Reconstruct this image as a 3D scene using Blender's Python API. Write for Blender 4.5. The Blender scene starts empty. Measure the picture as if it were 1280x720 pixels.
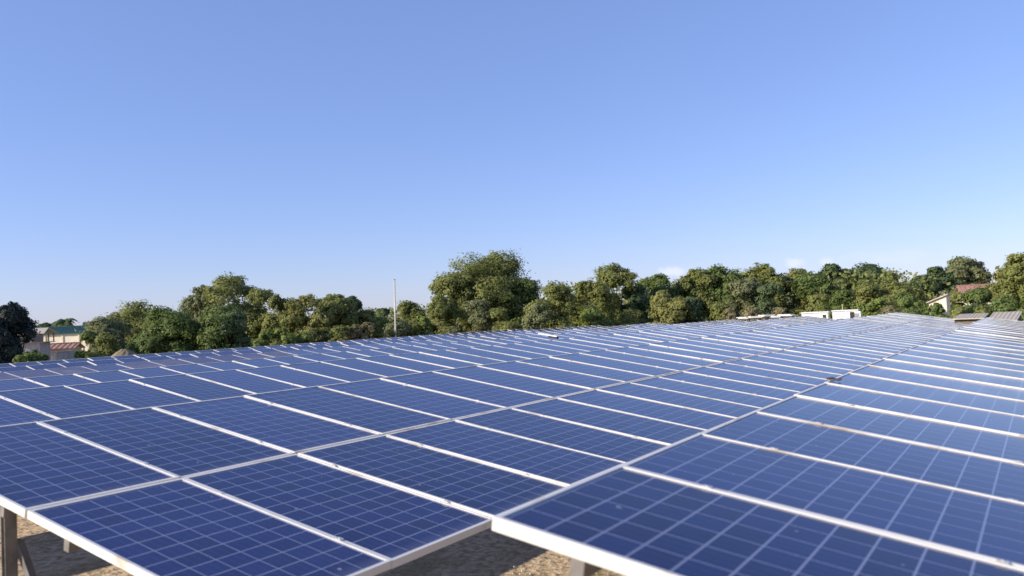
import bpy, bmesh, math, random
import numpy as np
from mathutils import Matrix, Vector

S = bpy.context.scene
C = S.collection
R_ = math.radians

# ------------------------------------------------------------------ camera
EYE = 2.6
WM = Matrix(((0.5485, -0.0055, -0.8362), (-0.8350, -0.0557, -0.5474), (-0.0435, 0.9984, -0.0351)))
FP = 1016.6                                   # focal length in 1280-wide pixels
cam_d = bpy.data.cameras.new('camera')
cam = bpy.data.objects.new('camera', cam_d)
C.objects.link(cam)
S.camera = cam
cx_ = Vector((WM[0][0], WM[1][0], WM[2][0])).normalized()
cz_ = Vector((WM[0][2], WM[1][2], WM[2][2]))
cz_ = (cz_ - cx_ * cx_.dot(cz_)).normalized()
cy_ = cz_.cross(cx_)
M = Matrix((cx_, cy_, cz_)).transposed().to_4x4()
M.translation = (0, 0, EYE)
cam.matrix_world = M
cam_d.sensor_width = 36
cam_d.lens = 36 * FP / 1280
cam_d.clip_start = 0.05
cam_d.clip_end = 6000
cam_d.dof.use_dof = True
cam_d.dof.focus_distance = 14
cam_d.dof.aperture_fstop = 2.0

# ------------------------------------------------------------------ light
SUN_EL, SUN_X, SUN_Y = 23.5, math.cos(R_(143)), math.sin(R_(143))
sx, sy = SUN_X / math.hypot(SUN_X, SUN_Y), SUN_Y / math.hypot(SUN_X, SUN_Y)
el = R_(SUN_EL)
sdir = Vector((sx * math.cos(el), sy * math.cos(el), math.sin(el)))
w = bpy.data.worlds.new('World')
S.world = w
w.use_nodes = True
nt = w.node_tree
bg = nt.nodes['Background']
sky = nt.nodes.new('ShaderNodeTexSky')
sky.sky_type = 'NISHITA'
sky.sun_disc = False
sky.sun_elevation = el
sky.sun_rotation = math.atan2(sx, sy)
sky.air_density = 1.0
sky.dust_density = 0.3
sky.ozone_density = 2.6
sky.altitude = 0
bg.inputs['Strength'].default_value = 0.10
sun_d = bpy.data.lights.new('sun', 'SUN')
sun_d.energy = 5.0
sun_d.angle = R_(0.53)
sun_d.color = (1.0, 0.91, 0.78)
sun = bpy.data.objects.new('sun', sun_d)
C.objects.link(sun)
sun.rotation_euler = sdir.to_track_quat('Z', 'Y').to_euler()
S.view_settings.view_transform = 'Standard'
S.view_settings.look = 'None'
S.view_settings.exposure = 0.45
S.view_settings.gamma = 1

# ------------------------------------------------------------------ pixel helpers
def ray(px, py):
    v = M.to_3x3() @ Vector((px - 640, 360 - py, -FP))
    return v / math.hypot(v.x, v.y)

def at(px, py, D):
    """point at horizontal distance D on the line of sight through a photo pixel"""
    v = ray(px, py)
    return Vector((v.x * D, v.y * D, EYE + v.z * D))

def gz(x, y):
    yy = max(-40, min(y, 110))
    return -0.5 - 0.008 * yy

# ------------------------------------------------------------------ sky: thin cirrus puffs low over the trees
def sky_clouds():
    tc = nt.nodes.new('ShaderNodeTexCoord')
    nz = nt.nodes.new('ShaderNodeTexNoise')
    nz.inputs['Scale'].default_value = 60
    nz.inputs['Detail'].default_value = 6
    nt.links.new(tc.outputs['Generated'], nz.inputs['Vector'])
    total = None
    for px, py, wx, wz, k in ((842, 339, .020, .0065, 1.0), (992, 329, .011, .006, .9), (1033, 327, .009, .006, .8), (668, 372, .05, .006, .25), (1110, 322, .05, .008, .25)):
        d = ray(px, py).normalized()
        sub = nt.nodes.new('ShaderNodeVectorMath'); sub.operation = 'SUBTRACT'
        nt.links.new(tc.outputs['Generated'], sub.inputs[0]); sub.inputs[1].default_value = d
        sc = nt.nodes.new('ShaderNodeVectorMath'); sc.operation = 'MULTIPLY'
        nt.links.new(sub.outputs[0], sc.inputs[0]); sc.inputs[1].default_value = (1 / wx, 1 / wx, 1 / wz)
        ln = nt.nodes.new('ShaderNodeVectorMath'); ln.operation = 'LENGTH'
        nt.links.new(sc.outputs[0], ln.inputs[0])
        m1 = nt.nodes.new('ShaderNodeMath'); m1.operation = 'MULTIPLY_ADD'
        nt.links.new(nz.outputs['Fac'], m1.inputs[0]); m1.inputs[1].default_value = -2.4
        nt.links.new(ln.outputs['Value'], m1.inputs[2])
        mr = nt.nodes.new('ShaderNodeMapRange')
        mr.interpolation_type = 'SMOOTHSTEP'
        nt.links.new(m1.outputs[0], mr.inputs['Value'])
        mr.inputs['From Min'].default_value = 0.1; mr.inputs['From Max'].default_value = -1.0
        mr.inputs['To Min'].default_value = 0; mr.inputs['To Max'].default_value = k * .55
        if total is None: total = mr.outputs[0]
        else:
            ad = nt.nodes.new('ShaderNodeMath'); ad.operation = 'MAXIMUM'
            nt.links.new(total, ad.inputs[0]); nt.links.new(mr.outputs[0], ad.inputs[1]); total = ad.outputs[0]
    # phone-camera colour of the sky
    tint = nt.nodes.new('ShaderNodeMix'); tint.data_type = 'RGBA'; tint.blend_type = 'MULTIPLY'
    tint.inputs[0].default_value = 1
    nt.links.new(sky.outputs[0], tint.inputs[6]); tint.inputs[7].default_value = SKYTINT
    mx = nt.nodes.new('ShaderNodeMix'); mx.data_type = 'RGBA'
    nt.links.new(total, mx.inputs[0])
    hz = nt.nodes.new('ShaderNodeMix'); hz.data_type = 'RGBA'      # thin even veil of humid air over the whole sky
    hz.inputs[0].default_value = .30
    nt.links.new(tint.outputs[2], hz.inputs[6]); hz.inputs[7].default_value = (2.4, 3.8, 7.6, 1)
    nt.links.new(hz.outputs[2], mx.inputs[6]); mx.inputs[7].default_value = (7.2, 7.2, 7.8, 1)
    nt.links.new(mx.outputs[2], bg.inputs['Color'])
SKYTINT = (1.06, 1.0, 1.30, 1)
sky_clouds()

# ------------------------------------------------------------------ materials
def new_mat(name):
    m = bpy.data.materials.new(name)
    m.use_nodes = True
    return m, m.node_tree, m.node_tree.nodes['Principled BSDF']

def N(t, kind, **kw):
    n = t.nodes.new(kind)
    for k, v in kw.items(): setattr(n, k, v)
    return n

def noise_mat(name, c1, c2, scale=3, rough=.8, bump=.0, metallic=0, detail=6, lo=.35, hi=.65, coord='Object', stretch=None, bdist=.02):
    m, t, p = new_mat(name)
    tc = N(t, 'ShaderNodeTexCoord')
    src = tc.outputs[coord]
    if stretch:
        mp = N(t, 'ShaderNodeMapping'); mp.inputs['Scale'].default_value = stretch
        t.links.new(src, mp.inputs[0]); src = mp.outputs[0]
    nz = N(t, 'ShaderNodeTexNoise')
    nz.inputs['Scale'].default_value = scale; nz.inputs['Detail'].default_value = detail
    t.links.new(src, nz.inputs['Vector'])
    cr = N(t, 'ShaderNodeValToRGB')
    cr.color_ramp.elements[0].position = lo; cr.color_ramp.elements[0].color = (*c1, 1)
    cr.color_ramp.elements[1].position = hi; cr.color_ramp.elements[1].color = (*c2, 1)
    t.links.new(nz.outputs['Fac'], cr.inputs[0])
    t.links.new(cr.outputs[0], p.inputs['Base Color'])
    p.inputs['Roughness'].default_value = rough
    p.inputs['Metallic'].default_value = metallic
    if bump:
        b = N(t, 'ShaderNodeBump'); b.inputs['Strength'].default_value = bump; b.inputs['Distance'].default_value = bdist
        t.links.new(nz.outputs['Fac'], b.inputs['Height']); t.links.new(b.outputs[0], p.inputs['Normal'])
    return m

PB, PA = 1.0, 1.9067          # panel pitch across and up the slope
GB, GA = 0.008, 0.032         # gaps between neighbours
PWX, PLY = PB - GB, PA - GA   # panel outer size
LIP = 0.018

def cell_mat(name, dust=.03, dustcol=(.30, .29, .36)):
    """square blue cells behind glass, thin pale gaps and bus bars, a film of dust"""
    m, t, p = new_mat(name)
    L = t.links
    tc = N(t, 'ShaderNodeTexCoord')
    sep = N(t, 'ShaderNodeSeparateXYZ'); L.new(tc.outputs['Object'], sep.inputs[0])
    def mth(op, a, b=None, c=None):
        n = N(t, 'ShaderNodeMath', operation=op)
        for i, v in enumerate((a, b, c)):
            if v is None: continue
            if isinstance(v, (int, float)): n.inputs[i].default_value = v
            else: L.new(v, n.inputs[i])
        return n.outputs[0]
    gx = (PWX - 2 * LIP - .02); gy = (PLY - 2 * LIP - .03)
    u = mth('MULTIPLY_ADD', sep.outputs[0], 6 / gx, 3.0)       # 0..6 over the cells
    v = mth('MULTIPLY_ADD', sep.outputs[1], 12 / gy, 6.0)
    def gap(c, wdt, n):
        fr = mth('FRACT', c)
        dd = mth('ABSOLUTE', mth('SUBTRACT', fr, .5))          # .5 on a border
        g = mth('GREATER_THAN', dd, .5 - wdt / 2)
        o = mth('GREATER_THAN', mth('ABSOLUTE', mth('SUBTRACT', c, n / 2)), n / 2)
        return mth('MAXIMUM', g, o)
    g = mth('MAXIMUM', gap(u, .040, 6), gap(v, .055, 12))
    bus = gap(mth('MULTIPLY', u, 3.0), .035, 18)
    # crystal grain and cell to cell tone
    vo = N(t, 'ShaderNodeTexVoronoi'); vo.inputs['Scale'].default_value = 55
    L.new(tc.outputs['Object'], vo.inputs['Vector'])
    fl = N(t, 'ShaderNodeCombineXYZ')
    L.new(mth('FLOOR', u), fl.inputs[0]); L.new(mth('FLOOR', v), fl.inputs[1])
    oi = N(t, 'ShaderNodeObjectInfo')
    L.new(mth('MULTIPLY', oi.outputs['Random'], 50), fl.inputs[2])
    wn = N(t, 'ShaderNodeTexWhiteNoise'); L.new(fl.outputs[0], wn.inputs[0])
    tone = mth('MULTIPLY_ADD', wn.outputs['Value'], .40, mth('MULTIPLY_ADD', oi.outputs['Random'], .45, mth('MULTIPLY', vo.outputs['Color'], .32)))
    base = N(t, 'ShaderNodeMix', data_type='RGBA')
    L.new(tone, base.inputs[0])
    base.inputs[6].default_value = (.0022, .0055, .038, 1); base.inputs[7].default_value = (.008, .019, .110, 1)
    c2 = N(t, 'ShaderNodeMix', data_type='RGBA'); L.new(mth('MULTIPLY', bus, .16), c2.inputs[0])
    L.new(base.outputs[2], c2.inputs[6]); c2.inputs[7].default_value = (.30, .32, .42, 1)
    c3 = N(t, 'ShaderNodeMix', data_type='RGBA'); L.new(mth('MULTIPLY', g, .80), c3.inputs[0])
    L.new(c2.outputs[2], c3.inputs[6]); c3.inputs[7].default_value = (.25, .28, .39, 1)
    # dust: blotchy, thicker in the lower corner of each panel
    nz = N(t, 'ShaderNodeTexNoise'); nz.inputs['Scale'].default_value = 2.3; nz.inputs['Detail'].default_value = 7
    off = N(t, 'ShaderNodeVectorMath', operation='ADD')
    L.new(tc.outputs['Object'], off.inputs[0]); L.new(fl.outputs[0], off.inputs[1])
    cmb = N(t, 'ShaderNodeCombineXYZ'); L.new(mth('MULTIPLY', oi.outputs['Random'], 37), cmb.inputs[0])
    off2 = N(t, 'ShaderNodeVectorMath', operation='ADD'); L.new(tc.outputs['Object'], off2.inputs[0]); L.new(cmb.outputs[0], off2.inputs[1])
    L.new(off2.outputs[0], nz.inputs['Vector'])
    edge = N(t, 'ShaderNodeMapRange'); L.new(sep.outputs[1], edge.inputs['Value'])
    edge.inputs['From Min'].default_value = -PLY / 2; edge.inputs['From Max'].default_value = -PLY / 2 + .12
    edge.inputs['To Min'].default_value = .22; edge.inputs['To Max'].default_value = 0
    df = mth('ADD', mth('MULTIPLY', mth('MULTIPLY', nz.outputs['Fac'], dust * 1.6), mth('MULTIPLY_ADD', oi.outputs['Random'], 1.1, .45)), edge.outputs[0])
    # specks (bird lime, leaves)
    n2 = N(t, 'ShaderNodeTexNoise'); n2.inputs['Scale'].default_value = 14; n2.inputs['Detail'].default_value = 1
    L.new(off2.outputs[0], n2.inputs['Vector'])
    sp = mth('GREATER_THAN', n2.outputs['Fac'], .785)
    df = mth('MAXIMUM', df, mth('MULTIPLY', sp, .7))
    c4 = N(t, 'ShaderNodeMix', data_type='RGBA'); L.new(df, c4.inputs[0])
    L.new(c3.outputs[2], c4.inputs[6]); c4.inputs[7].default_value = (*dustcol, 1)
    L.new(c4.outputs[2], p.inputs['Base Color'])
    L.new(mth('MULTIPLY_ADD', df, .8, .13), p.inputs['Roughness'])
    p.inputs['IOR'].default_value = 1.35
    return m

def frame_mat(name, c=(.70, .67, .61), rust=.5):
    m, t, p = new_mat(name)
    L = t.links
    tc = N(t, 'ShaderNodeTexCoord'); oi = N(t, 'ShaderNodeObjectInfo')
    cmb = N(t, 'ShaderNodeCombineXYZ'); mu = N(t, 'ShaderNodeMath', operation='MULTIPLY')
    L.new(oi.outputs['Random'], mu.inputs[0]); mu.inputs[1].default_value = 91; L.new(mu.outputs[0], cmb.inputs[1])
    ad = N(t, 'ShaderNodeVectorMath', operation='ADD'); L.new(tc.outputs['Object'], ad.inputs[0]); L.new(cmb.outputs[0], ad.inputs[1])
    nz = N(t, 'ShaderNodeTexNoise'); nz.inputs['Scale'].default_value = 2.6; nz.inputs['Detail'].default_value = 8
    L.new(ad.outputs[0], nz.inputs['Vector'])
    cr = N(t, 'ShaderNodeValToRGB')
    e = cr.color_ramp.elements
    e[0].position = .30; e[0].color = (.42, .33, .22, 1)
    e[1].position = .43; e[1].color = (*c, 1)
    L.new(nz.outputs['Fac'], cr.inputs[0])
    L.new(cr.outputs[0], p.inputs['Base Color'])
    p.inputs['Metallic'].default_value = 0.0
    p.inputs['Roughness'].default_value = .5
    return m

M_CELL = cell_mat('cells_under_glass')
M_CELLD = cell_mat('dull_cells', dust=.5, dustcol=(.22, .22, .28))  # duller variant: a strong grey lavender mixed over the blue cells
M_FRAME = frame_mat('anodised_frame')
M_FRAMED = frame_mat('dull_frame', c=(.45, .44, .46))
M_BACK = noise_mat('backsheet', (.07, .07, .075), (.10, .10, .105), 4)  # kept dark to cut bounce and deepen the shade under the panels
M_STEEL = noise_mat('galvanised_steel', (.17, .155, .14), (.27, .25, .22), 9, rough=.5, metallic=.4)
M_CLAMP = noise_mat('stained_clamp', (.62, .57, .50), (.80, .78, .74), 30, rough=.5, metallic=.5)
M_CONC = noise_mat('concrete', (.30, .27, .23), (.46, .42, .36), 7, bump=.3)
M_SAND = None

# ------------------------------------------------------------------ object helpers
def tag(o, label=None, cat=None, group=None, kind=None):
    if label: o['label'] = label
    if cat: o['category'] = cat
    if group: o['group'] = group
    if kind: o['kind'] = kind
    return o

def empty(name, loc=(0, 0, 0), rot=(0, 0, 0)):
    o = bpy.data.objects.new(name, None)
    o.empty_display_size = .3
    o.location = loc; o.rotation_euler = rot
    C.objects.link(o)
    return o

def link(name, me, parent=None, loc=(0, 0, 0), rot=(0, 0, 0)):
    o = bpy.data.objects.new(name, me)
    o.location = loc; o.rotation_euler = rot
    C.objects.link(o)
    o.parent = parent
    return o

class MB:
    def __init__(s): s.v, s.f, s.m = [], [], []
    def quad(s, pts, m=0):
        i = len(s.v); s.v += [tuple(p) for p in pts]; s.f.append(tuple(range(i, i + len(pts)))); s.m.append(m)
    def hexa(s, c, m=0):
        """8 corners: bottom 4 (ccw), top 4"""
        i = len(s.v); s.v += [tuple(p) for p in c]
        for q in ((3, 2, 1, 0), (4, 5, 6, 7), (0, 1, 5, 4), (1, 2, 6, 5), (2, 3, 7, 6), (3, 0, 4, 7)):
            s.f.append(tuple(i + k for k in q)); s.m.append(m)
    def box(s, x0, x1, y0, y1, z0, z1, m=0):
        s.hexa([(x0, y0, z0), (x1, y0, z0), (x1, y1, z0), (x0, y1, z0), (x0, y0, z1), (x1, y0, z1), (x1, y1, z1), (x0, y1, z1)], m)
    def bar(s, a, b, wx, wy=None, m=0, up=(0, 0, 1)):
        wy = wy or wx
        a, b = Vector(a), Vector(b); d = (b - a).normalized()
        u = Vector(up)
        if abs(d.dot(u)) > .98: u = Vector((1, 0, 0))
        r = d.cross(u).normalized(); q = r.cross(d)
        c = []
        for p in (a, b):
            for i, j in ((-1, -1), (1, -1), (1, 1), (-1, 1)): c.append(p + r * i * wx / 2 + q * j * wy / 2)
        s.hexa(c, m)
    def tube(s, pts, rad, n=8, m=0):
        rings = []
        for k, p in enumerate(pts):
            p = Vector(p)
            d = (Vector(pts[min(k + 1, len(pts) - 1)]) - Vector(pts[max(k - 1, 0)])).normalized()
            u = Vector((0, 0, 1)) if abs(d.z) < .9 else Vector((1, 0, 0))
            a = d.cross(u).normalized(); b = a.cross(d)
            r = rad[k] if isinstance(rad, (list, tuple)) else rad
            i0 = len(s.v)
            for j in range(n):
                t = 2 * math.pi * j / n
                s.v.append(tuple(p + (a * math.cos(t) + b * math.sin(t)) * r))
            rings.append(i0)
        for k in range(len(rings) - 1):
            for j in range(n):
                s.f.append((rings[k] + j, rings[k] + (j + 1) % n, rings[k + 1] + (j + 1) % n, rings[k + 1] + j)); s.m.append(m)
        s.f.append(tuple(range(rings[-1], rings[-1] + n))); s.m.append(m)
        s.f.append(tuple(reversed(range(rings[0], rings[0] + n)))); s.m.append(m)
    def mesh(s, name, mats):
        me = bpy.data.meshes.new(name)
        me.from_pydata(s.v, [], s.f)
        for x in (mats if isinstance(mats, (list, tuple)) else [mats]): me.materials.append(x)
        me.polygons.foreach_set('material_index', s.m)
        bm = bmesh.new(); bm.from_mesh(me); bmesh.ops.recalc_face_normals(bm, faces=bm.faces); bm.to_mesh(me); bm.free()
        return me
    def build(s, name, mats, parent=None, loc=(0, 0, 0), rot=(0, 0, 0)):
        return link(name, s.mesh(name, mats), parent, loc, rot)

# ------------------------------------------------------------------ ground
def build_ground():
    m, t, p = new_mat('dry_ground')
    L = t.links
    tc = N(t, 'ShaderNodeTexCoord')
    def nz(sc, det=6):
        n = N(t, 'ShaderNodeTexNoise'); n.inputs['Scale'].default_value = sc; n.inputs['Detail'].default_value = det
        L.new(tc.outputs['Object'], n.inputs['Vector']); return n
    a, b, c = nz(1.1), nz(9, 8), nz(.35)
    cr = N(t, 'ShaderNodeValToRGB'); e = cr.color_ramp.elements
    e[0].position = .36; e[0].color = (.34, .24, .14, 1); e[1].position = .60; e[1].color = (.60, .46, .30, 1)
    L.new(b.outputs['Fac'], cr.inputs[0])
    g = N(t, 'ShaderNodeMapRange'); L.new(a.outputs['Fac'], g.inputs['Value'])
    g.inputs['From Min'].default_value = .52; g.inputs['From Max'].default_value = .66
    g.inputs['To Max'].default_value = .7
    mx = N(t, 'ShaderNodeMix', data_type='RGBA'); L.new(g.outputs[0], mx.inputs[0])
    L.new(cr.outputs[0], mx.inputs[6]); mx.inputs[7].default_value = (.27, .20, .09, 1)
    L.new(mx.outputs[2], p.inputs['Base Color']); p.inputs['Roughness'].default_value = .95
    bp = N(t, 'ShaderNodeBump'); bp.inputs['Strength'].default_value = .8; bp.inputs['Distance'].default_value = .06
    L.new(b.outputs['Fac'], bp.inputs['Height']); L.new(bp.outputs[0], p.inputs['Normal'])
    xs = [-3000, -300, -60] + list(range(-20, 61, 2)) + [100, 400, 3000]
    ys = [-3000, -300, -40] + list(range(-20, 111, 3)) + [160, 500, 3000]
    rnd = random.Random(4)
    mb = MB()
    for y in ys:
        for x in xs:
            j = rnd.uniform(-.035, .035) if -30 < x < 62 and -30 < y < 60 else 0
            mb.v.append((x, y, gz(x, y) + j))
    nx = len(xs)
    for j in range(len(ys) - 1):
        for i in range(nx - 1):
            mb.f.append((j * nx + i, j * nx + i + 1, (j + 1) * nx + i + 1, (j + 1) * nx + i)); mb.m.append(0)
    o = mb.build('ground', m)
    for pl in o.data.polygons: pl.use_smooth = True
    tag(o, kind='structure')
    # loose stones and dry tufts near the posts, uncountable
    mb = MB()
    for _ in range(900):
        x, y = rnd.uniform(2, 9), rnd.uniform(-4, 9)
        r = rnd.uniform(.008, .026); z = gz(x, y)
        c = []
        for zz, k in ((-.3, 1), (1, .55)):
            for q in range(4):
                t0 = q * math.pi / 2 + rnd.uniform(-.3, .3)
                c.append((x + r * k * math.cos(t0) * rnd.uniform(.7, 1.2), y + r * k * math.sin(t0), z + r * zz * .7))
        mb.hexa(c)
    o = mb.build('gravel', noise_mat('stone', (.33, .28, .22), (.55, .48, .38), 12))
    tag(o, 'scattered small pale stones on the sandy ground under the panels', 'gravel', kind='stuff')
build_ground()

# ------------------------------------------------------------------ solar arrays
def panel_mesh(name, mat):
    mb = MB()
    hx, hy = PWX / 2 - .006, PLY / 2 - .006
    mb.box(-hx, hx, -hy, hy, -.012, -.004, 0)
    me = mb.mesh(name, [mat, M_BACK])
    for p in me.polygons:
        if p.normal.z < -.5: p.material_index = 1
    return me

def frame_mesh(name, mat, depth=.045):
    mb = MB()
    X, Y, z0, z1 = PWX / 2, PLY / 2, -depth, .003
    for s in (-1, 1):                                       # hollow rim: outer web + top lip, mitred look
        a, b = (X - LIP) * s, X * s
        lo, hi = min(a, b), max(a, b)
        mb.box(lo, hi, -Y, Y, -.003, z1)
        a, b = (X - .004) * s, X * s
        mb.box(min(a, b), max(a, b), -Y, Y, z0, -.003)
        a, b = (Y - .021) * s, Y * s
        mb.box(-X + LIP, X - LIP, min(a, b), max(a, b), -.003, z1 - .0006)
        a, b = (Y - .004) * s, Y * s
        mb.box(-X + .004, X - .004, min(a, b), max(a, b), z0, -.003)
        a, b = (Y - .03) * s, (Y - .004) * s                 # bottom flange
        mb.box(-X + .004, X - .004, min(a, b), max(a, b), z0, z0 + .003)
    return mb.mesh(name, mat)

ME_P, ME_PD = panel_mesh('solar_panel', M_CELL), panel_mesh('solar_panel_dull', M_CELLD)
ME_F, ME_FD = frame_mesh('frame', M_FRAME), frame_mesh('frame_dull', M_FRAMED)

def clamp_mesh():
    mb = MB()
    mb.box(-.016, .016, -.020, .020, .0035, .006)
    mb.tube([(0, 0, .006), (0, 0, .009)], .006, 6)
    return mb.mesh('clamp', M_CLAMP)
ME_CL = clamp_mesh()

TILT = 9.5
T0 = R_(TILT)
def slope_pt(a, h, t=T0):
    """table coordinates of the fit (along the slope, below the eye) -> world y, z"""
    return a * math.cos(T0) + h * math.sin(T0), EYE + a * math.sin(T0) - h * math.cos(T0)

ROWS = [  # start, columns, a of top edge, h of top edge, extra tilt, dusty, label
    (2.298, 28, 1.508, .9425, 0, False, 'nearest tilted row of blue solar panels, large at the lower right of the photo'),
    (2.362, 46, 6.5997, 1.7854, .0, False, 'second row of solar panels, its bare end and post at the lower left corner'),
    (2.337, 48, 11.7409, 2.6926, 0, False, 'third solar panel row, directly behind the row whose end stands at lower left'),
    (2.270, 50, 16.8506, 3.6331, 0, False, 'fourth solar panel row, just in front of the dusty grey row'),
    (4.31, 48, 21.98, 4.54, 0, True, 'dusty grey lavender solar panel row seen as a thin strip among blue rows'),
    (5.36, 48, 27.10, 5.44, 4.0, False, 'sixth solar panel row, between the dusty grey row and the last row'),
    (6.28, 47, 32.23, 6.34, 4.5, False, 'farthest solar panel row, right in front of the bushes and trees'),
]
rnd = random.Random(11)
for k, (b0, ncol, a_t, h_t, ext, dull, label) in enumerate(ROWS):
    t = T0 + R_(ext)
    yt, zt = slope_pt(a_t, h_t)
    Ltot = 2 * PA
    root = empty('solar_array', (b0, yt - Ltot * math.cos(t), gz(b0, yt)))
    tag(root, label, 'solar array', 'solar panel rows')
    zl = zt - Ltot * math.sin(t) - root.location.z          # low edge above base
    rel = zt - root.location.z
    def sp(x, s, n=0):
        """x along row, s up the slope, n normal offset -> local"""
        return Vector((x, s * math.cos(t) - n * math.sin(t), zl + s * math.sin(t) + n * math.cos(t)))
    for i in range(ncol):
        colz = rnd.gauss(0, .003)
        for j in range(2):
            c = sp(i + .5, PA * (j + .5), colz + rnd.gauss(0, .0015))
            rt = (t + rnd.gauss(0, .0025), rnd.gauss(0, .003), rnd.gauss(0, .0007))
            c.x += rnd.gauss(0, .002)
            p = link('solar_panel', ME_PD if dull and i < 15 else ME_P, root, c, rt)
            link('frame', ME_FD if dull and i < 17 else ME_F, p)
    # clamps on the seams of the near columns
    nc = {0: 9, 1: 20, 2: 12, 3: 8}.get(k, 0)
    for i in range(1, nc + 1):
        for s in (.42, PA - .42, PA + .42, 2 * PA - .42):
            if k > 1 and s < PA: continue
            c = sp(i if i else .012, s, 0)
            link('clamp', ME_CL, root, c, (t, 0, 0))
    # purlins under the frames
    for s in (.30, PA - .42, PA + .30, 2 * PA - .35):
        mb = MB()
        mb.bar(sp(.015, s, -.082), sp(ncol - .03, s, -.082), .05, .07, up=(0, -math.sin(t), math.cos(t)))
        mb.build('purlin', M_STEEL, root)
    # posts
    x = .055 if k else 1.3
    while x < ncol:
        for s in (.30, PA + .30, 2 * PA - .35):
            top = sp(x, s, -.12)
            gl = gz(0, root.location.y + top.y) - root.location.z
            mb = MB()                                        # C section post
            yy, zt2 = top.y, top.z
            mb.box(x + .029, x + .035, yy - .024, yy + .024, gl - .05, zt2 + .0)
            mb.box(x - .035, x + .029, yy - .024, yy - .019, gl - .05, zt2)
            mb.box(x - .035, x + .029, yy + .019, yy + .024, gl - .05, zt2)
            po = mb.build('post', M_STEEL, root)
            mb = MB()
            mb.box(x - .16, x + .16, yy - .16, yy + .16, gl - .1, gl + .11)
            mb.build('footing', M_CONC, po)
        top = sp(x, PA + .30, -.12); gl = gz(0, root.location.y + top.y) - root.location.z
        for dy in ((-1, 1) if x < 1 else ()):
            mb = MB()
            mb.bar((x + .055, top.y, gl + 1.92), (x + .055, top.y + dy * 1.3, gl + .05), .05, .04, up=(1, 0, 0))
            mb.build('brace', M_STEEL, root)
        x += 7.6 if x < 1.5 else 4.9

# ------------------------------------------------------------------ vegetation
def leaf_mat(name, c1, c2, trans=.25):
    m, t, p = new_mat(name)
    L = t.links
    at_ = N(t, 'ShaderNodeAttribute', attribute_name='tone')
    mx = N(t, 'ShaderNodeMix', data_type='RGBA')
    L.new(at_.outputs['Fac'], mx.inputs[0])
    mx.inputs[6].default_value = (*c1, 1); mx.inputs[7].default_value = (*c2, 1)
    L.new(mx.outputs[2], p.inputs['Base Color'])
    p.inputs['Roughness'].default_value = .6
    p.inputs['IOR'].default_value = 1.3
    tr = N(t, 'ShaderNodeBsdfTranslucent'); L.new(mx.outputs[2], tr.inputs[0])
    ms = N(t, 'ShaderNodeMixShader'); ms.inputs[0].default_value = trans
    out = t.nodes['Material Output']
    L.new(p.outputs[0], ms.inputs[1]); L.new(tr.outputs[0], ms.inputs[2]); L.new(ms.outputs[0], out.inputs[0])
    return m

LEAF = {
    'olive':  leaf_mat('olive_leaves', (.19, .215, .058), (.31, .32, .105), .44),
    'green':  leaf_mat('green_leaves', (.12, .17, .045), (.21, .26, .080), .42),
    'dark':   leaf_mat('dark_leaves', (.075, .115, .048), (.14, .185, .076), .36),
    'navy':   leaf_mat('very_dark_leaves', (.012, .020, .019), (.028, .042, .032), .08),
    'bright': leaf_mat('bright_leaves', (.19, .25, .06), (.29, .34, .10), .42),
    'yellow': leaf_mat('yellowish_leaves', (.23, .235, .07), (.35, .34, .12), .42),
    'brown':  leaf_mat('dry_leaves', (.20, .175, .08), (.28, .245, .12), .3),
    'grey':   leaf_mat('grey_green_leaves', (.17, .185, .08), (.26, .275, .13), .4),
}
M_BARK = noise_mat('bark', (.10, .08, .06), (.24, .20, .15), 6, bump=.4)
M_BARKP = noise_mat('pale_bark', (.30, .26, .20), (.48, .43, .35), 6, bump=.3)

def leaves_mesh(name, cen, nrm, size, tone, mat, rng, asp=.55):
    n = len(cen)
    u = rng.normal(size=(n, 3)); u -= nrm * (u * nrm).sum(1)[:, None]
    u /= np.linalg.norm(u, axis=1)[:, None] + 1e-9
    v = np.cross(nrm, u)
    s = size[:, None]
    co = np.empty((n, 4, 3))
    co[:, 0] = cen - u * s; co[:, 1] = cen - v * s * asp + u * s * .1
    co[:, 2] = cen + u * s; co[:, 3] = cen + v * s * asp - u * s * .1
    me = bpy.data.meshes.new(name)
    me.vertices.add(4 * n); me.vertices.foreach_set('co', co.reshape(-1).astype(np.float32))
    me.loops.add(4 * n); me.loops.foreach_set('vertex_index', np.arange(4 * n, dtype=np.int32))
    me.polygons.add(n); me.polygons.foreach_set('loop_start', np.arange(0, 4 * n, 4, dtype=np.int32))
    me.polygons.foreach_set('loop_total', np.full(n, 4, dtype=np.int32))
    at_ = me.attributes.new('tone', 'FLOAT', 'FACE')
    at_.data.foreach_set('value', tone.astype(np.float32))
    me.update(); me.materials.append(mat)
    return me

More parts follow.
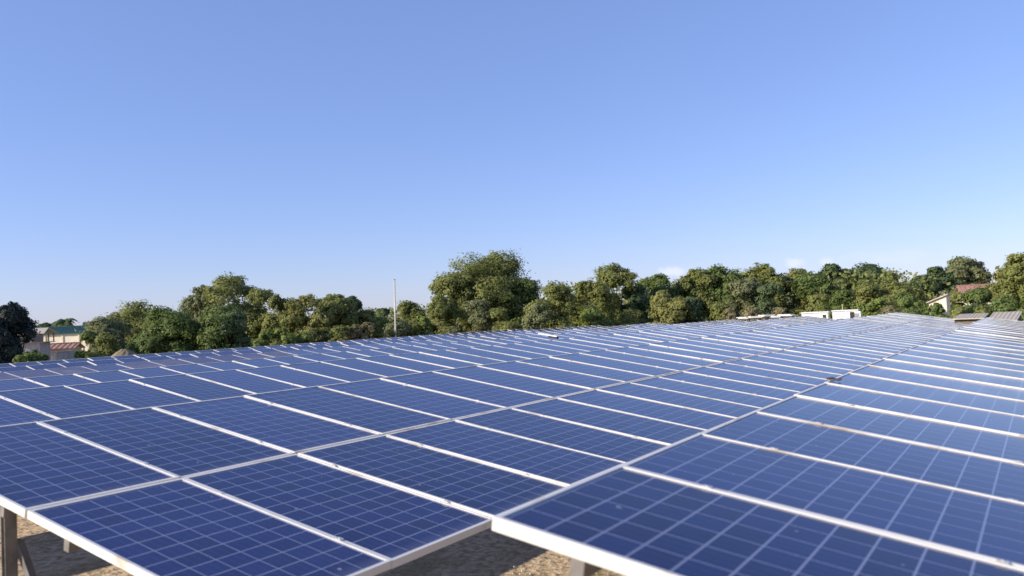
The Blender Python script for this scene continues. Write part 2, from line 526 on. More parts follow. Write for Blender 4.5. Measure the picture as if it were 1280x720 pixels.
def crown_points(rng, Wd, z0, z1, nl, dens, shape='round', leaf=.16):
    """lobes inside an envelope, clumps on the lobes, leaves in the clumps"""
    H = z1 - z0
    C0 = []
    for i in range(nl):
        for _ in range(30):
            p = rng.uniform(-1, 1, 3)
            if (p ** 2).sum() <= 1: break
        q = p / (np.linalg.norm(p) + 1e-9) * (abs(rng.normal(.62, .16)))
        if shape == 'full':
            q = rng.uniform(-1, 1, 3); q[2] = rng.uniform(-.95, .72)
            rm = math.sqrt(1 - max(0, q[2]) ** 2) * .66
            a = rng.uniform(0, 6.283); rr = rm * math.sqrt(rng.uniform(.25, 1)); q[0], q[1] = rr * math.cos(a), rr * math.sin(a)
        if shape == 'bush': q[2] = abs(q[2]) * 1.35 - .55
        if shape == 'umbrella': q[2] = .35 + abs(q[2]) * .5; q[:2] *= 1.2
        C0.append(q)
    C0 = np.array(C0)
    C0[0] = (rng.uniform(-.2, .2), rng.uniform(-.2, .2), .68)
    cen = np.column_stack([C0[:, 0] * Wd / 2, C0[:, 1] * Wd / 2, z0 + H / 2 + C0[:, 2] * H / 2])
    rad = rng.uniform(.17, .27, nl) * min(Wd, H * 1.5) * (1.15 if nl < 9 else 1)
    pts, nrm, tone = [], [], []
    for c, r in zip(cen, rad):
        ncl = max(8, int(26 * dens))
        d = rng.normal(size=(ncl, 3)); d /= np.linalg.norm(d, axis=1)[:, None]
        d[:, 2] = np.where(d[:, 2] < -.35, -d[:, 2], d[:, 2])
        cc = c + d * (r * rng.uniform(.55, 1.02, ncl))[:, None] * np.array([1, 1, .85])
        lt = rng.uniform(-.25, .25)
        for k in range(ncl):
            nn = int(rng.uniform(36, 80) * dens)
            cr = r * rng.uniform(.17, .34)
            o = np.clip(rng.normal(size=(nn, 3)), -1.6, 1.6) * cr * .64 * np.array([1.15, 1.15, .75])
            pts.append(cc[k] + o)
            m = d[k] * .9 + o / cr * .6 + np.array([0, 0, .4]) + rng.normal(size=(nn, 3)) * .42
            nrm.append(m / np.linalg.norm(m, axis=1)[:, None])
            tone.append(np.clip(.5 + lt + rng.normal(0, .16) + rng.normal(size=nn) * .09, 0, 1))
        # inner leaves so that a lobe is not hollow
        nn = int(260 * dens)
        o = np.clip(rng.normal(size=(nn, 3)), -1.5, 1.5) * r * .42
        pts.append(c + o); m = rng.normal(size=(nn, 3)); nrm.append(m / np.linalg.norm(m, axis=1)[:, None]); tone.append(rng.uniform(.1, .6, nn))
    P, Nn, T = np.vstack(pts), np.vstack(nrm), np.concatenate(tone)
    ok = P[:, 2] > .05
    P, Nn, T = P[ok], Nn[ok], T[ok]
    top = np.percentile(P[:, 2], 99.7)                     # make the crown reach its measured height
    P[:, 2] = z0 + (P[:, 2] - z0) * (H / (top - z0)) if top > z0 else P[:, 2]
    return P, Nn, T, cen

seed_n = [100]
def tree(px, ytop, wpx, D, kind, label, name='broadleaf_tree', nl=11, low=.12, shape='round', dens=1.0, leaf=None,
         bark=None, cat='tree', group='trees around the solar field', trunk_r=None):
    seed_n[0] += 1
    rng = np.random.default_rng(seed_n[0])
    rd = random.Random(seed_n[0])
    pt = at(px, ytop, D)
    g = gz(pt.x, pt.y)
    H = pt.z - g
    Wd = wpx * D / FP * (1.12 if name == 'shrub' else 1.2)
    if shape == 'round' and low < .15: shape = 'full'; nl = int(nl * 1.5)
    root = empty(name, (pt.x, pt.y, g), (0, 0, rd.uniform(0, 6.28)))
    leaf = leaf or max(.07, .00155 * D)
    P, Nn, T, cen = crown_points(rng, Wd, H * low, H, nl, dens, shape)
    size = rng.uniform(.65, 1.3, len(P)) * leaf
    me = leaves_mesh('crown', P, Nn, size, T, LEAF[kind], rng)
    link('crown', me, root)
    mb = MB()
    r = trunk_r or max(.05, H * .022)
    zt = H * (low + (1 - low) * .55)
    pts = [(0, 0, -.1)]
    for k in range(1, 5):
        pts.append((rd.uniform(-.04, .04) * H, rd.uniform(-.04, .04) * H, zt * k / 4))
    mb.tube(pts, [r * 1.25, r, r * .85, r * .65, r * .4], 7)
    for c in cen[:9]:
        k = rd.choice((1, 2, 3))
        a = Vector(pts[k]); e = Vector(c)
        if e.z < a.z: a = Vector(pts[1])
        mid = (a + e) / 2 + Vector((rd.uniform(-.1, .1), rd.uniform(-.1, .1), rd.uniform(0, .15))) * Wd * .2
        mb.tube([a, mid, e], [r * .5, r * .32, r * .12], 5)
    mb.build('trunk', bark or M_BARK, root)
    tag(root, label, cat, group)
    return root

def shrub(px, ytop, wpx, D, kind, label, **kw):
    kw.setdefault('nl', 7); kw.setdefault('low', .02); kw.setdefault('shape', 'bush')
    return tree(px, ytop, wpx, D, kind, label, name='shrub', cat='shrub', group='shrubs behind the solar field', **kw)

def palm(px, ytop, D, label, fr=1.9):
    seed_n[0] += 1
    rd = random.Random(seed_n[0])
    pt = at(px, ytop, D); g = gz(pt.x, pt.y); H = pt.z - g - .6
    root = empty('palm_tree', (pt.x, pt.y, g))
    mb = MB(); mb.tube([(0, 0, -.1), (.1, 0, H * .5), (.25, .1, H)], [.2, .15, .12], 7)
    mb.build('trunk', M_BARK, root)
    mb = MB()
    for k in range(17):
        az = k * 2.4; ll = rd.uniform(.8, 1.1) * fr; up = rd.uniform(-.1, .9)
        pr = None
        for s in range(8):
            q = s / 7
            p = Vector((.25 + math.cos(az) * ll * q, .1 + math.sin(az) * ll * q, H + up * ll * q - 1.1 * ll * q * q))
            if pr is not None:
                side = Vector((-math.sin(az), math.cos(az), 0))
                for sg in (-1, 1):
                    wl = .55 * fr / 1.9 * math.sin(math.pi * (q * .85 + .1))
                    mb.quad([pr, p, p + side * sg * wl - Vector((0, 0, wl * .5)), pr + side * sg * wl * .8 - Vector((0, 0, wl * .6))])
            pr = p
    me = mb.mesh('fronds', LEAF['dark'])
    a = me.attributes.new('tone', 'FLOAT', 'FACE'); a.data.foreach_set('value', [rd.random() for _ in me.polygons])
    link('fronds', me, root)
    tag(root, label, 'palm tree', 'distant palms')

# --- far left
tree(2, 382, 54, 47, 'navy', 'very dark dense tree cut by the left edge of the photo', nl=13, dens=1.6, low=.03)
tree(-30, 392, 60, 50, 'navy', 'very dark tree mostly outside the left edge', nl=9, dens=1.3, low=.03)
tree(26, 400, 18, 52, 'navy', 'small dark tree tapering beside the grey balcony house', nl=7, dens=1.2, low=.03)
shrub(40, 440, 46, 39, 'green', 'green leafy bush in front of the grey balcony house', dens=1.2)
shrub(24, 445, 20, 38, 'bright', 'small pale green bush at the foot of the very dark tree')
tree(52, 405, 30, 190, 'dark', 'distant tree above the roof of the grey house', nl=8, dens=.8, group='distant trees')
tree(63, 408, 22, 200, 'dark', 'distant low tree left of the palms over the green roof', nl=7, dens=.8, group='distant trees')
palm(80, 397, 185, 'taller distant palm over the green warehouse roof', 2.6)
palm(72, 400, 195, 'shorter distant palm left of the taller palm', 2.4)
tree(107, 404, 13, 190, 'dark', 'tiny distant tree between the two green roofs', nl=5, dens=.7, group='distant trees')
tree(92, 408, 16, 210, 'dark', 'low distant tree peeping over the green warehouse roof', nl=5, dens=.7, group='distant trees')
# --- left clump
shrub(112, 415, 30, 52, 'green', 'green bush hiding the right end of the cream warehouse', nl=8)
tree(132, 398, 56, 54, 'grey', 'feathery brownish olive tree right of the warehouse', low=.03, nl=12)
tree(165, 379, 74, 58, 'olive', 'wide olive tree with thin top left of the bright green tree', nl=13, low=.05)
shrub(135, 418, 50, 50, 'olive', 'olive bush behind the thatched hut')
tree(208, 387, 72, 50, 'green', 'dense rich green tree with clumped leaves left of the pale trunk', nl=15, dens=1.3, low=.02)
tree(268, 384, 66, 49, 'green', 'dense green tree with the pale crooked trunk', nl=13, dens=1.2, low=.10, bark=M_BARKP)
tree(288, 392, 36, 48, 'dark', 'darker leaved crown for the shaded right side of the tree with pale crooked trunk', nl=10, dens=1.2, low=.02)  # shade on the crown's right side, put into darker leaves
tree(248, 358, 42, 66, 'grey', 'small sparse grey green crown rising above the green trees', nl=7, dens=.8, low=.5)
tree(290, 345, 78, 66, 'olive', 'tall olive tree, highest of the left group', nl=14, low=.2)
tree(325, 363, 50, 63, 'olive', 'tall narrow olive tree right of the highest left one', nl=11, low=.05)
tree(350, 371, 48, 60, 'olive', 'rounded olive tree, left of the two twin crowns', nl=11, low=.05)
tree(385, 370, 50, 59, 'yellow', 'yellowish tree in the middle between mast and tall left tree', nl=11, low=.06)
tree(418, 369, 48, 61, 'olive', 'olive tree with a dark right shoulder, left of the mast', nl=12, low=.04)
tree(440, 371, 30, 64, 'dark', 'dark crown behind the olive tree left of the mast', nl=8, low=.1)
for q, (px, yt, wq, lb) in enumerate(((330, 414, 34, 'bright low shrub at the foot of the narrow olive tree'), (356, 411, 32, 'bright low shrub, middle of three at the field edge'), (384, 416, 34, 'bright low shrub below the yellowish tree'))):
    shrub(px, yt, wq, 56, 'bright', lb, dens=.9)
shrub(420, 408, 40, 55, 'olive', 'olive shrub under the tree left of the mast')
tree(462, 388, 52, 62, 'olive', 'low olive tree immediately left of the mast', nl=10, low=.03)
shrub(455, 404, 40, 56, 'brown', 'brownish dry shrub left of the mast foot')
tree(510, 378, 44, 63, 'olive', 'low olive tree immediately right of the mast', nl=11, low=.03)
tree(480, 386, 20, 78, 'dark', 'small dark peak showing behind the mast', nl=6)
shrub(495, 402, 44, 57, 'grey', 'greyish shrub at the foot of the mast')
# --- big tree
tree(618, 318, 98, 74, 'olive', 'huge domed tree, tallest in the whole photo', nl=26, dens=1.15, low=.151)
tree(568, 343, 66, 71, 'olive', 'left shoulder tree leaning against the huge domed tree', nl=13, low=.05)
tree(650, 352, 46, 72, 'green', 'darker tree on the right flank of the huge domed tree', nl=12, low=.03)
tree(546, 370, 50, 68, 'olive', 'small olive tree at the left foot of the huge domed tree', nl=9, low=.03)
shrub(590, 376, 56, 66, 'grey', 'grey green bush in front of the huge domed tree')
shrub(625, 385, 46, 65, 'olive', 'olive bush below the right half of the huge domed tree')
shrub(528, 396, 32, 62, 'bright', 'small light bush between the mast and the huge tree')
# --- middle right
tree(688, 356, 60, 64, 'olive', 'medium tree immediately right of the huge domed tree', nl=13, low=.02)
shrub(672, 380, 36, 60, 'grey', 'grey green bush at the right foot of the huge domed tree')
tree(737, 352, 62, 70, 'olive', 'rounded olive tree left of the twin topped one', nl=13, low=.04)
tree(775, 332, 58, 75, 'olive', 'tall tree whose peak is the next highest right of the huge dome', nl=14, low=.06)
shrub(735, 386, 50, 68, 'bright', 'bright yellow green low bush at the field edge')
tree(790, 358, 36, 75, 'dark', 'dark tree tucked between two sunlit crowns', nl=9, low=.03)
tree(822, 345, 56, 80, 'green', 'round topped tree below the largest cloud', nl=12, low=.05)
shrub(832, 364, 52, 70, 'yellow', 'yellowish round bush standing in front of the tree wall', nl=10, dens=1.2)
shrub(785, 388, 40, 67, 'olive', 'olive bush left of the yellowish round bush')
shrub(866, 372, 40, 71, 'dark', 'dark bush right of the yellowish round bush')
tree(868, 338, 50, 82, 'olive', 'first tree of the even tree wall, right of the cloud', nl=12, low=.04)
tree(903, 334, 52, 83, 'green', 'second tree of the even tree wall', nl=12, low=.04)
tree(948, 332, 56, 82, 'olive', 'broad crown in the middle of the tree wall, above the brown scrub', nl=13, low=.04)
tree(928, 350, 44, 77, 'grey', 'grey green tree in front of the broad middle crown', nl=10, low=.03)
tree(990, 338, 50, 84, 'olive', 'tree of the wall left of the white cabins', nl=12, low=.04)
tree(965, 355, 40, 76, 'dark', 'dark hollow looking tree above the brown scrub', nl=9, low=.03)
shrub(898, 378, 44, 70, 'olive', 'olive bush left of the brown scrub')
for px, wq, lb in ((915, 34, 'reddish brown dry shrub, left of three'), (943, 38, 'reddish brown dry shrub, middle of three'), (972, 34, 'reddish brown dry shrub, right of three beside the cabins')):
    shrub(px, 385, wq, 66, 'brown', lb, nl=5)
tree(1018, 343, 44, 82, 'green', 'tree directly behind the left white cabin', nl=11, low=.04)
tree(1037, 331, 34, 90, 'dark', 'dark green pointed crown behind the white cabins', nl=9, low=.1)
tree(1062, 337, 34, 92, 'dark', 'dark green crown above the right white cabin', nl=9, low=.1)
tree(1088, 331, 52, 92, 'dark', 'widest dark green crown right of the white cabins', nl=12, low=.08)
tree(1118, 341, 36, 88, 'olive', 'olive crown right of the dark green group', nl=9, low=.05)
shrub(1022, 368, 44, 74, 'olive', 'olive bush behind the left white cabin')
shrub(1050, 364, 40, 74, 'green', 'green bush behind the right white cabin')
tree(1090, 355, 40, 78, 'olive', 'small olive tree in front of the dark crowns', nl=10, low=.04)
tree(1126, 352, 44, 80, 'olive', 'olive tree left of the round tree with pale trunk', nl=10, low=.04)
shrub(1092, 374, 44, 68, 'bright', 'light green bush right of the white cabins')
shrub(1128, 366, 44, 66, 'green', 'fresh green bush left of the cream gable wall')
shrub(1143, 374, 32, 72, 'bright', 'light green bush beside the cream gable wall')
shrub(1108, 384, 44, 60, 'brown', 'low brown green scrub at the field corner')
tree(1163, 335, 37, 90, 'dark', 'round dark green tree with forked pale trunk', nl=14, low=.45, bark=M_BARKP, dens=1.1, trunk_r=.22)
tree(1209, 322, 40, 125, 'grey', 'high grey green tree behind the red roof', nl=12, low=.22)
tree(1196, 352, 26, 112, 'dark', 'dark tree behind the red roof', nl=8, low=.02)
shrub(1192, 366, 24, 76, 'olive', 'olive bush covering the left end of the red roof')
shrub(1220, 362, 56, 74, 'green', 'large green bush below the red roof', nl=11, dens=1.4)
shrub(1192, 386, 30, 58, 'olive', 'low bush in front of the cream gable wall foot')
shrub(1168, 380, 30, 60, 'green', 'low dark leaved bush at the left foot of the cream gable wall')
tree(1272, 332, 50, 80, 'yellow', 'light olive tree right of the red roof', nl=13, low=.1, bark=M_BARKP)
tree(1285, 318, 50, 78, 'olive', 'tall tree cut by the right edge of the photo', nl=13, low=.1, bark=M_BARKP)
tree(1330, 320, 60, 80, 'olive', 'tree just outside the right edge', nl=10, low=.1)
shrub(1252, 372, 44, 60, 'green', 'green bush behind the brown shed roof', nl=9)
shrub(1285, 366, 44, 60, 'bright', 'bright bush at the right edge behind the sheds')
shrub(1225, 384, 40, 54, 'olive', 'low scrub between the two brown shed roofs')

# ------------------------------------------------------------------ buildings and objects
def undergrowth():
    rng = np.random.default_rng(5)
    P = []
    for px in np.arange(130, 1345, 2.2):
        if 1160 < px < 1262: continue
        D = rng.uniform(84, 98)
        hor = 423 - px * .0432
        p = at(px, hor - rng.uniform(6, 18 if px < 540 else (40 if px > 690 else 26)), D)
        g = gz(p.x, p.y)
        n = 90; c = np.array([p.x, p.y, 0])
        o = rng.normal(size=(n, 3)) * np.array([1.1, 1.1, 0])
        o[:, 2] = g + rng.uniform(0, 1, n) ** .8 * (p.z - g)
        P.append(c * [1, 1, 0] + o)
    P = np.vstack(P); m = rng.normal(size=P.shape) + np.array([-.3, -.2, .5])
    m /= np.linalg.norm(m, axis=1)[:, None]
    me = leaves_mesh('undergrowth', P, m, rng.uniform(.14, .30, len(P)), np.clip(rng.normal(.4, .25, len(P)), 0, 1), LEAF['olive'], rng)
    o = link('undergrowth', me)
    tag(o, 'dense leafy undergrowth filling the gaps between the trees of the wood', 'undergrowth', kind='stuff')
undergrowth()
M_CREAM = noise_mat('cream_wall', (.62, .55, .40), (.72, .65, .50), 1.5)
M_GREEN = noise_mat('green_roof', (.018, .070, .050), (.028, .095, .066), 2, rough=.5)
M_REDR = noise_mat('red_roof', (.30, .15, .11), (.42, .23, .17), 3)
M_GREYW = noise_mat('grey_boards', (.26, .25, .26), (.42, .40, .41), 4, stretch=(6, 6, .5))
M_TIN = noise_mat('rusted_tin', (.38, .33, .25), (.52, .46, .36), 5, stretch=(1, 5, 1))
M_WHITE = noise_mat('white_paint', (.72, .71, .68), (.82, .81, .78), 5)
M_DARK = noise_mat('near_black', (.02, .02, .02), (.04, .035, .03), 4)
M_STRAW = noise_mat('thatch', (.15, .12, .065), (.28, .22, .12), 14, stretch=(1, 1, 5), bump=.6)
M_WOOD = noise_mat('old_timber', (.12, .09, .06), (.22, .17, .12), 8)

def face_view(o, extra=0):
    """turn a building so that its local -Y side roughly faces the field"""
    o.rotation_euler.z = math.atan2(o.location.y, o.location.x) - math.pi / 2 + R_(extra)

def gable(name, px, D, Wd, Dp, eave_z, ridge_z, wall, roof, label, cat, rot=0, over=.3, windows=0):
    p = at(px, 400, D); g = gz(p.x, p.y)
    o = empty(name, (p.x, p.y, g)); face_view(o, rot)
    e, r = eave_z - g, ridge_z - g
    x, y = Wd / 2, Dp / 2
    mb = MB(); mb.box(-x, x, -y, y, -.2, e)
    if True:
        for s in (-1, 1):                                   # gable triangles with thickness
            a, b = s * x, s * (x - .15)
            mb.quad([(a, -y, e), (a, y, e), (a, 0, r)]); mb.quad([(b, -y, e), (b, 0, r), (b, y, e)])
            mb.quad([(a, -y, e), (a, 0, r), (b, 0, r), (b, -y, e)]); mb.quad([(a, y, e), (a, 0, r), (b, 0, r), (b, y, e)])
    mb.build('wall', wall, o)
    k = (r - e) / y
    mb = MB()
    for s in (-1, 1):
        yo = s * (y + over); zo = e - k * over
        mb.hexa([(-x - over, yo, zo + .02), (x + over, yo, zo + .02), (x + over, 0, r + .02), (-x - over, 0, r + .02),
                 (-x - over, yo, zo + .12), (x + over, yo, zo + .12), (x + over, 0, r + .12), (-x - over, 0, r + .12)])
        for q in np.arange(-x - over + .2, x + over, .45):    # ribs of the sheet
            mb.bar((q, yo, zo + .14), (q, s * .02, r + .14), .05, .04)
    ro = mb.build('roof', roof, o)
    mb = MB(); mb.bar((-x - over, 0, r + .15), (x + over, 0, r + .15), .3, .08); mb.build('ridge_cap', roof, ro)
    for i in range(windows):
        q = -x + Wd * (i + .5) / windows
        mb = MB()
        for a, b, c, d in ((q - .5, q + .5, 1.9, 1.96), (q - .5, q + .5, 1.0, 1.06), (q - .5, q - .44, 1.06, 1.9), (q + .44, q + .5, 1.06, 1.9)):
            mb.box(a, b, -y - .04, -y - .003, c, d)
        wi = mb.build('window', M_WHITE, o)
        mb = MB(); mb.box(q - .44, q + .44, -y - .02, -y - .004, 1.06, 1.9); mb.build('pane', M_DARK, wi)
    tag(o, label, cat)
    return o

# cream warehouse with green roof
o = gable('warehouse', 92, 150, 15.0, 16, at(90, 417.5, 142).z, at(95, 408.5, 150).z, M_CREAM, M_GREEN, 'long cream walled warehouse with green metal roof, far left', 'warehouse', rot=-33, windows=0)
for q in (-5, -2.2, .6, 3.4, 6):
    mb = MB(); mb.box(q - .12, q + .12, -8.12, -8.003, -.2, 4.2); mb.build('pilaster', M_CREAM, o)
gable('shed', 124, 175, 5, 9, at(124, 410, 175).z, at(124, 403.5, 175).z, M_CREAM, M_GREEN, 'small distant building whose green roof peeps behind the olive tree', 'building')
gable('low_house', 76, 88, 2.6, 4, at(76, 436.5, 86).z, at(76, 431, 88).z, M_CREAM, M_REDR, 'low house with reddish roof in front of the cream warehouse', 'house', rot=-12)

def balcony_house():
    D = 84
    p = at(42, 400, D); g = gz(p.x, p.y)
    o = empty('balcony_house', (p.x, p.y, g)); face_view(o, -20)
    f = at(44, 427.5, D).z - g; e = at(44, 417, D).z - g; r = at(44, 411, D).z - g
    mb = MB(); mb.box(-1.1, .9, -1.2, 1.2, -.2, f - .08); mb.box(-1.1, .35, -1.2, 1.2, f, e); mb.build('wall', M_GREYW, o)
    mb = MB(); mb.box(-1.2, 1.3, -1.5, 1.3, f - .078, f - .003); mb.build('balcony_floor', M_WOOD, o)
    for x, y in ((1.2, -1.4), (1.2, .0), (1.2, 1.2), (.4, -1.4)):
        mb = MB(); mb.box(x - .04, x + .04, y - .04, y + .04, f, e); mb.build('post', M_WOOD, o)
    mb = MB()
    mb.box(.38, 1.25, -1.43, -1.39, f + .5, f + .55)
    for q in np.arange(.45, 1.2, .12): mb.box(q, q + .025, -1.42, -1.40, f, f + .5)
    mb.build('railing', M_WOOD, o)
    mb = MB()
    for s in (-1, 1):
        mb.hexa([(-1.35, s * 1.75, e - .05), (1.45, s * 1.75, e - .05), (1.2, 0, r), (-1.1, 0, r),
                 (-1.35, s * 1.75, e + .0), (1.45, s * 1.75, e + .0), (1.2, 0, r + .06), (-1.1, 0, r + .06)])
    mb.build('roof', M_TIN, o)
    mb = MB(); mb.box(-.5, .0, -1.23, -1.203, f + .3, f + .8); mb.build('window', M_DARK, o)
    mb = MB(); mb.box(.2, .7, -1.23, -1.203, .1, 1.4); mb.build('door', M_DARK, o)
    tag(o, 'small grey two storey house with an open balcony at the left', 'house')
balcony_house()

def low_wall():
    a, b = at(68, 441, 46), at(90, 440, 48)
    g = gz(a.x, a.y)
    o = MB()
    d = (b - a).normalized()
    o.bar((a.x, a.y, (a.z + g) / 2), (b.x, b.y, (a.z + g) / 2), .18, a.z - g)
    o.bar((a.x, a.y, a.z + .03), (b.x, b.y, a.z + .03), .26, .06)
    ob = o.build('block_wall', M_CONC)
    tag(ob, 'short grey block wall behind the far panels at the left', 'wall')
low_wall()

def thatched_hut():
    D = 43; p = at(154, 400, D); g = gz(p.x, p.y)
    o = empty('thatched_hut', (p.x, p.y, g)); face_view(o, -8)
    top = at(154, 436.5, D).z - g; e = top - .55
    mb = MB()
    rd = random.Random(3)
    for q in (-.55, .55):
        for y in (-.4, .4): mb.box(q - .04, q + .04, y - .04, y + .04, -.1, e + .1)
    mb.build('post', M_WOOD, o)
    mb = MB(); mb.box(.0, .5, -.38, .38, -.1, e); mb.build('wall', M_DARK, o)  # solid near-black box: shade of the open underside put into colour
    bm = MB()
    rings = []
    n = 20
    for kz, sc, in ((0, 1.0), (.35, .8), (.7, .5), (1, .16)):
        rings.append([((.78 * sc) * math.cos(2 * math.pi * j / n) * rd.uniform(.93, 1.07), .6 * sc * math.sin(2 * math.pi * j / n), e + (top - e) * kz + rd.uniform(-.03, .03)) for j in range(n)])
    for a, b in zip(rings, rings[1:]):
        for j in range(n): bm.quad([a[j], a[(j + 1) % n], b[(j + 1) % n], b[j]])
    bm.quad(rings[-1]); bm.quad(list(reversed(rings[0])))
    bm.build('roof', M_STRAW, o)
    tag(o, 'small hut with a round brown thatched roof below the olive tree', 'hut')
thatched_hut()

# mast
def mast():
    D = 56; tp = at(491, 350, D); g = gz(tp.x, tp.y); h = tp.z - g
    o = empty('mast', (tp.x, tp.y, g))
    o.rotation_euler = (R_(1.2), R_(.2), 0)
    mb = MB(); mb.tube([(0, 0, -.1), (0, 0, h * .5), (0, 0, h)], [.062, .055, .045], 10); mb.build('pole', noise_mat('pole_paint', (.50, .46, .39), (.62, .58, .51), 4, stretch=(1, 1, .2)), o)
    mb = MB(); mb.tube([(0, 0, h), (0, 0, h + .05)], [.075, .05], 10); mb.build('cap', M_STEEL, o)
    mb = MB(); mb.box(-.2, .2, -.2, .2, -.1, .15); mb.build('footing', M_CONC, o)
    tag(o, 'tall slender pale mast rising among the low trees left of centre', 'pole')
mast()

# houses right
gable('red_roofed_house', 1226, 100, 3.6, 6.5, at(1224, 368.5, 97).z, at(1224, 357.5, 100).z, M_CREAM, M_REDR, 'house with faded red roof half hidden by green bushes at the right', 'house', rot=8)
def gable_shed():
    D = 70; p = at(1178, 400, D); g = gz(p.x, p.y)
    o = empty('cream_shed', (p.x, p.y, g)); face_view(o, -14)
    l, r = at(1168, 378, D).z - g, at(1188, 369.5, D).z - g
    mb = MB()
    mb.hexa([(-.6, -1, -.2), (.6, -1, -.2), (.6, 0, -.2), (-.6, 0, -.2), (-.6, -1, l), (.6, -1, r), (.6, 0, r), (-.6, 0, l)])
    mb.build('wall', M_CREAM, o)
    mb = MB()
    k = (r - l) / 1.2
    mb.hexa([(-.75, -1.2, l - .15 * k + .02), (.75, -1.2, r + .15 * k + .02), (.75, .2, r + .15 * k + .02), (-.75, .2, l - .15 * k + .02),
             (-.75, -1.2, l - .15 * k + .1), (.75, -1.2, r + .15 * k + .1), (.75, .2, r + .15 * k + .1), (-.75, .2, l - .15 * k + .1)])
    mb.build('roof', M_TIN, o)
    mb = MB(); mb.box(-.25, .0, -1.03, -1.003, l * .62, l * .72); mb.build('window', M_DARK, o)
    tag(o, 'cream wall shed with a slanting roof beside the forked pale trunk', 'shed')
gable_shed()

# white cabins at the field end
def cabin(px, ytop, Wd, D, label, doors, rot=0, h_add=0):
    p = at(px, 400, D); g = gz(p.x, p.y)
    o = empty('equipment_cabin', (p.x, p.y, g)); face_view(o, rot)
    h = at(px, ytop, D).z - g
    x = Wd / 2
    mb = MB(); mb.box(-x, x, -.7, .7, .12, h - .06)
    mb.build('body', M_WHITE, o)
    mb = MB(); mb.box(-x - .05, x + .05, -.78, .78, h - .058, h); mb.build('roof', M_WHITE, o)
    mb = MB(); mb.box(-x + .05, x - .05, -.6, .6, -.1, .118); mb.build('plinth', M_CONC, o)
    for a, b, z0, z1, nm in doors:
        mb = MB(); mb.box(a, b, -.73, -.703, h + z0, h + z1); mb.build(nm, M_DARK, o)
    tag(o, label, 'cabin', 'white equipment cabins')
    return o
cabin(1020, 389.8, 1.6, 58, 'lower white equipment cabin, left of the pair beyond the panels', [(.50, .70, -.8, -.2, 'vent')], rot=-6)
cabin(1058, 387.3, 1.5, 57.5, 'taller white equipment cabin with a dark door, right of the pair', [(.30, .58, -1.0, -.14, 'door'), (-.5, -.1, -.62, -.55, 'vent')], rot=-6)
def ac_box():
    D = 57; p = at(1072, 400, D); g = gz(p.x, p.y); h = at(1072, 389, D).z - g
    o = empty('metal_cabinet', (p.x, p.y, g)); face_view(o, -6)
    mb = MB(); mb.box(-.22, .22, -.3, .3, .3, h); mb.build('body', M_WHITE, o)
    mb = MB()
    for q in (-.18, .18):
        for y in (-.25, .25): mb.box(q - .02, q + .02, y - .02, y + .02, -.05, .3)
    mb.build('stand', M_STEEL, o)
    mb = MB()
    for q in np.arange(h - .5, h - .1, .08): mb.box(-.16, .16, -.32, -.303, q, q + .04)
    mb.build('louvre', M_DARK, o)
    tag(o, 'narrow white cabinet at the right end of the white cabins', 'cabinet')
ac_box()
def thin_post():
    p = at(1054, 400, 59); g = gz(p.x, p.y)
    mb = MB(); mb.tube([(0, 0, -.1), (0, 0, at(1054, 380, 59).z - g)], .03, 6)
    o = mb.build('yellow_pipe', noise_mat('yellow_paint', (.45, .38, .12), (.55, .48, .2), 4), None, (p.x, p.y, g))
    tag(o, 'thin yellowish pipe standing up behind the taller white cabin', 'pipe')
thin_post()

# pale stacked sheets beyond the rows
rd = random.Random(8)
for i, (px, yt, wp, lb) in enumerate(((930, 396, 12, 'flat pale sheet stack, first from the left end'), (945, 395, 14, 'pale sheet stack second from the left, slightly tilted'), (958, 393.2, 13, 'pale sheet stack in the middle of the row'), (970, 394.5, 11, 'brownish edged sheet stack right of the middle one'), (984, 392.5, 15, 'highest pale sheet stack, nearest to the cabins'), (999, 395.5, 12, 'low pale sheet stack touching the left cabin'))):
    D = 57.5; p = at(px, 400, D); g = gz(p.x, p.y); h = at(px, yt, D).z - g
    o = empty('sheet_stack', (p.x, p.y, g)); face_view(o, rd.uniform(-25, 25))
    wd = wp * D / FP
    mb = MB(); z = h - .118
    for q in range(2):
        dx = rd.uniform(-.08, .08)
        mb.box(-wd / 2 + dx, wd / 2 + dx, -.5, .5, z, z + .045); z += .058
    mb.build('sheets', M_WHITE, o)
    mb = MB()
    for a in (-wd / 2 + .06, wd / 2 - .06):
        for y in (-.4, .4): mb.box(a - .03, a + .03, y - .03, y + .03, -.1, h - .123)
    for y in (-.4, .4): mb.box(-wd / 2, wd / 2, y - .025, y + .025, h - .20, h - .126)
    mb.build('trestle', M_WOOD, o)
    tag(o, lb, 'sheet stack', 'pale sheet stacks beyond the panels')

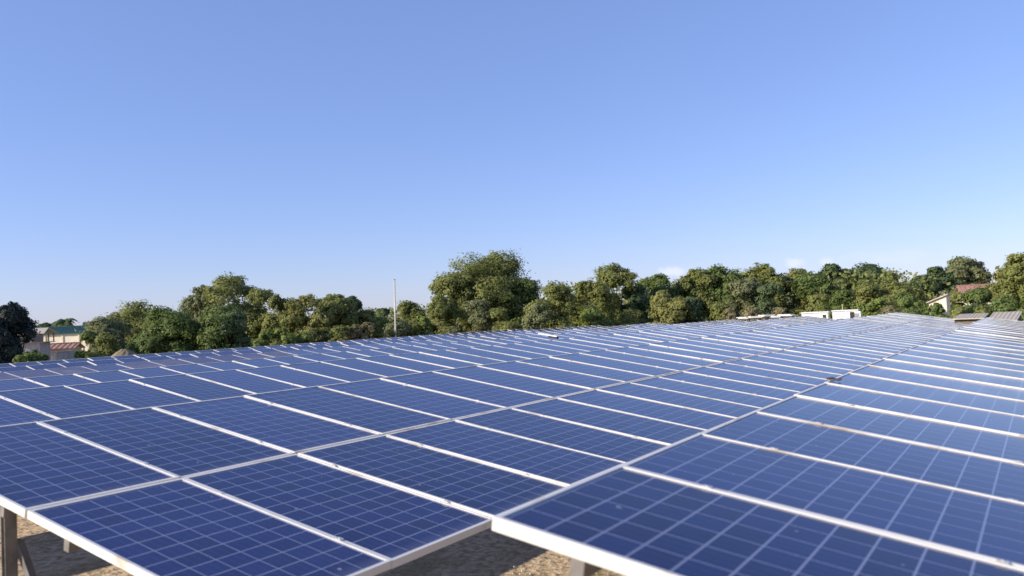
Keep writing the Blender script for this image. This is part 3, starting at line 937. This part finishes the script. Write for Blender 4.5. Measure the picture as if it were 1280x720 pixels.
# brown sheds at the far right
def tin_shed(pl, pr, yt, yb, D, label, dark=False, dp=2.2):
    a, b = at(pl, yt, D + dp), at(pr, yt, D + dp)
    c = at((pl + pr) / 2, yb, D)
    g = gz(c.x, c.y)
    o = empty('tin_shed', (c.x, c.y, g)); face_view(o, -6)
    wd = (pr - pl) * D / FP * .78
    zt, zb = (a.z + b.z) / 2 - g, c.z - g
    mb = MB(); x = wd / 2
    mb.hexa([(-x, -.2, zb), (x, -.2, zb), (x, dp, zt), (-x, dp, zt), (-x, -.2, zb + .05), (x, -.2, zb + .05), (x, dp, zt + .05), (-x, dp, zt + .05)])
    for q in np.arange(-x + .05, x, .16): mb.bar((q, -.2, zb + .06), (q, dp, zt + .06),   .03, .012)
    mb.build('roof', M_TIN, o)
    mb = MB(); mb.box(-x + .1, x - .1, 0, .08, -.1, zb); mb.box(-x + .1, x - .1, dp - .2, dp - .12, -.1, zt - .12)
    mb.build('wall', M_WOOD, o)
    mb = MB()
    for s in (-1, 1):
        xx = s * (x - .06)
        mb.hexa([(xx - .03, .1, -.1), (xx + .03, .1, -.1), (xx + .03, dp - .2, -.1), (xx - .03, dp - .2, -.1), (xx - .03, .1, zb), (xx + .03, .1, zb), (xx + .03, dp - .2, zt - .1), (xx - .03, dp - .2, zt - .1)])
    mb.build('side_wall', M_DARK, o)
    tag(o, label, 'shed', 'brown tin sheds at the field corner')
tin_shed(1192, 1230, 393.5, 399, 44, 'flatter brown tin roof, left of the brown roofs at right')
tin_shed(1235, 1271, 391.3, 401.5, 40, 'steeper brown tin roof with dark right side, at the right')
tin_shed(1281, 1316, 393, 402.5, 38, 'brown tin roof cut off by the right edge of the photo')

# bright plank lying across the panels
def plank():
    a, b = Vector(at(674, 417, 31.5)), Vector(at(697, 420.5, 30))
    yt, zt = slope_pt(21.98, 4.54)
    mb = MB(); mb.bar(a, b, .09, .03); mb.bar(a + (b - a) * .55 - Vector((0, 0, .055)), b - Vector((0, 0, .055)), .08, .07, m=1)  # second bar is near-black: shade beneath the plank put in as colour
    o = mb.build('loose_plank', [M_WHITE, M_DARK])
    tag(o, 'bright white plank sticking up from the far panels right of the huge tree', 'plank')
plank()

def dead_leaves():
    rd = random.Random(2)
    mb = MB()
    yy, zz = slope_pt(1.47, .9425); c = Vector((2.298 + 5.22, yy, zz + .008))
    for _ in range(7):
        a = rd.uniform(0, 6.28); q = c + Vector((rd.uniform(-.07, .07), rd.uniform(-.06, .06), rd.uniform(0, .012)))
        u = Vector((math.cos(a), math.sin(a), rd.uniform(-.2, .4))) * .035; v = Vector((-math.sin(a), math.cos(a), rd.uniform(-.2, .3))) * .016
        mb.hexa([q - u, q - v, q + u, q + v, q - u + Vector((0, 0, .002)), q - v + Vector((0, 0, .006)), q + u + Vector((0, 0, .002)), q + v + Vector((0, 0, .006))])
    o = mb.build('dead_leaves', noise_mat('dry_brown_leaf', (.05, .03, .02), (.12, .08, .05), 20))
    tag(o, 'small dark clump of dead leaves caught on the corner between two panel rows', 'dead leaves')
dead_leaves()
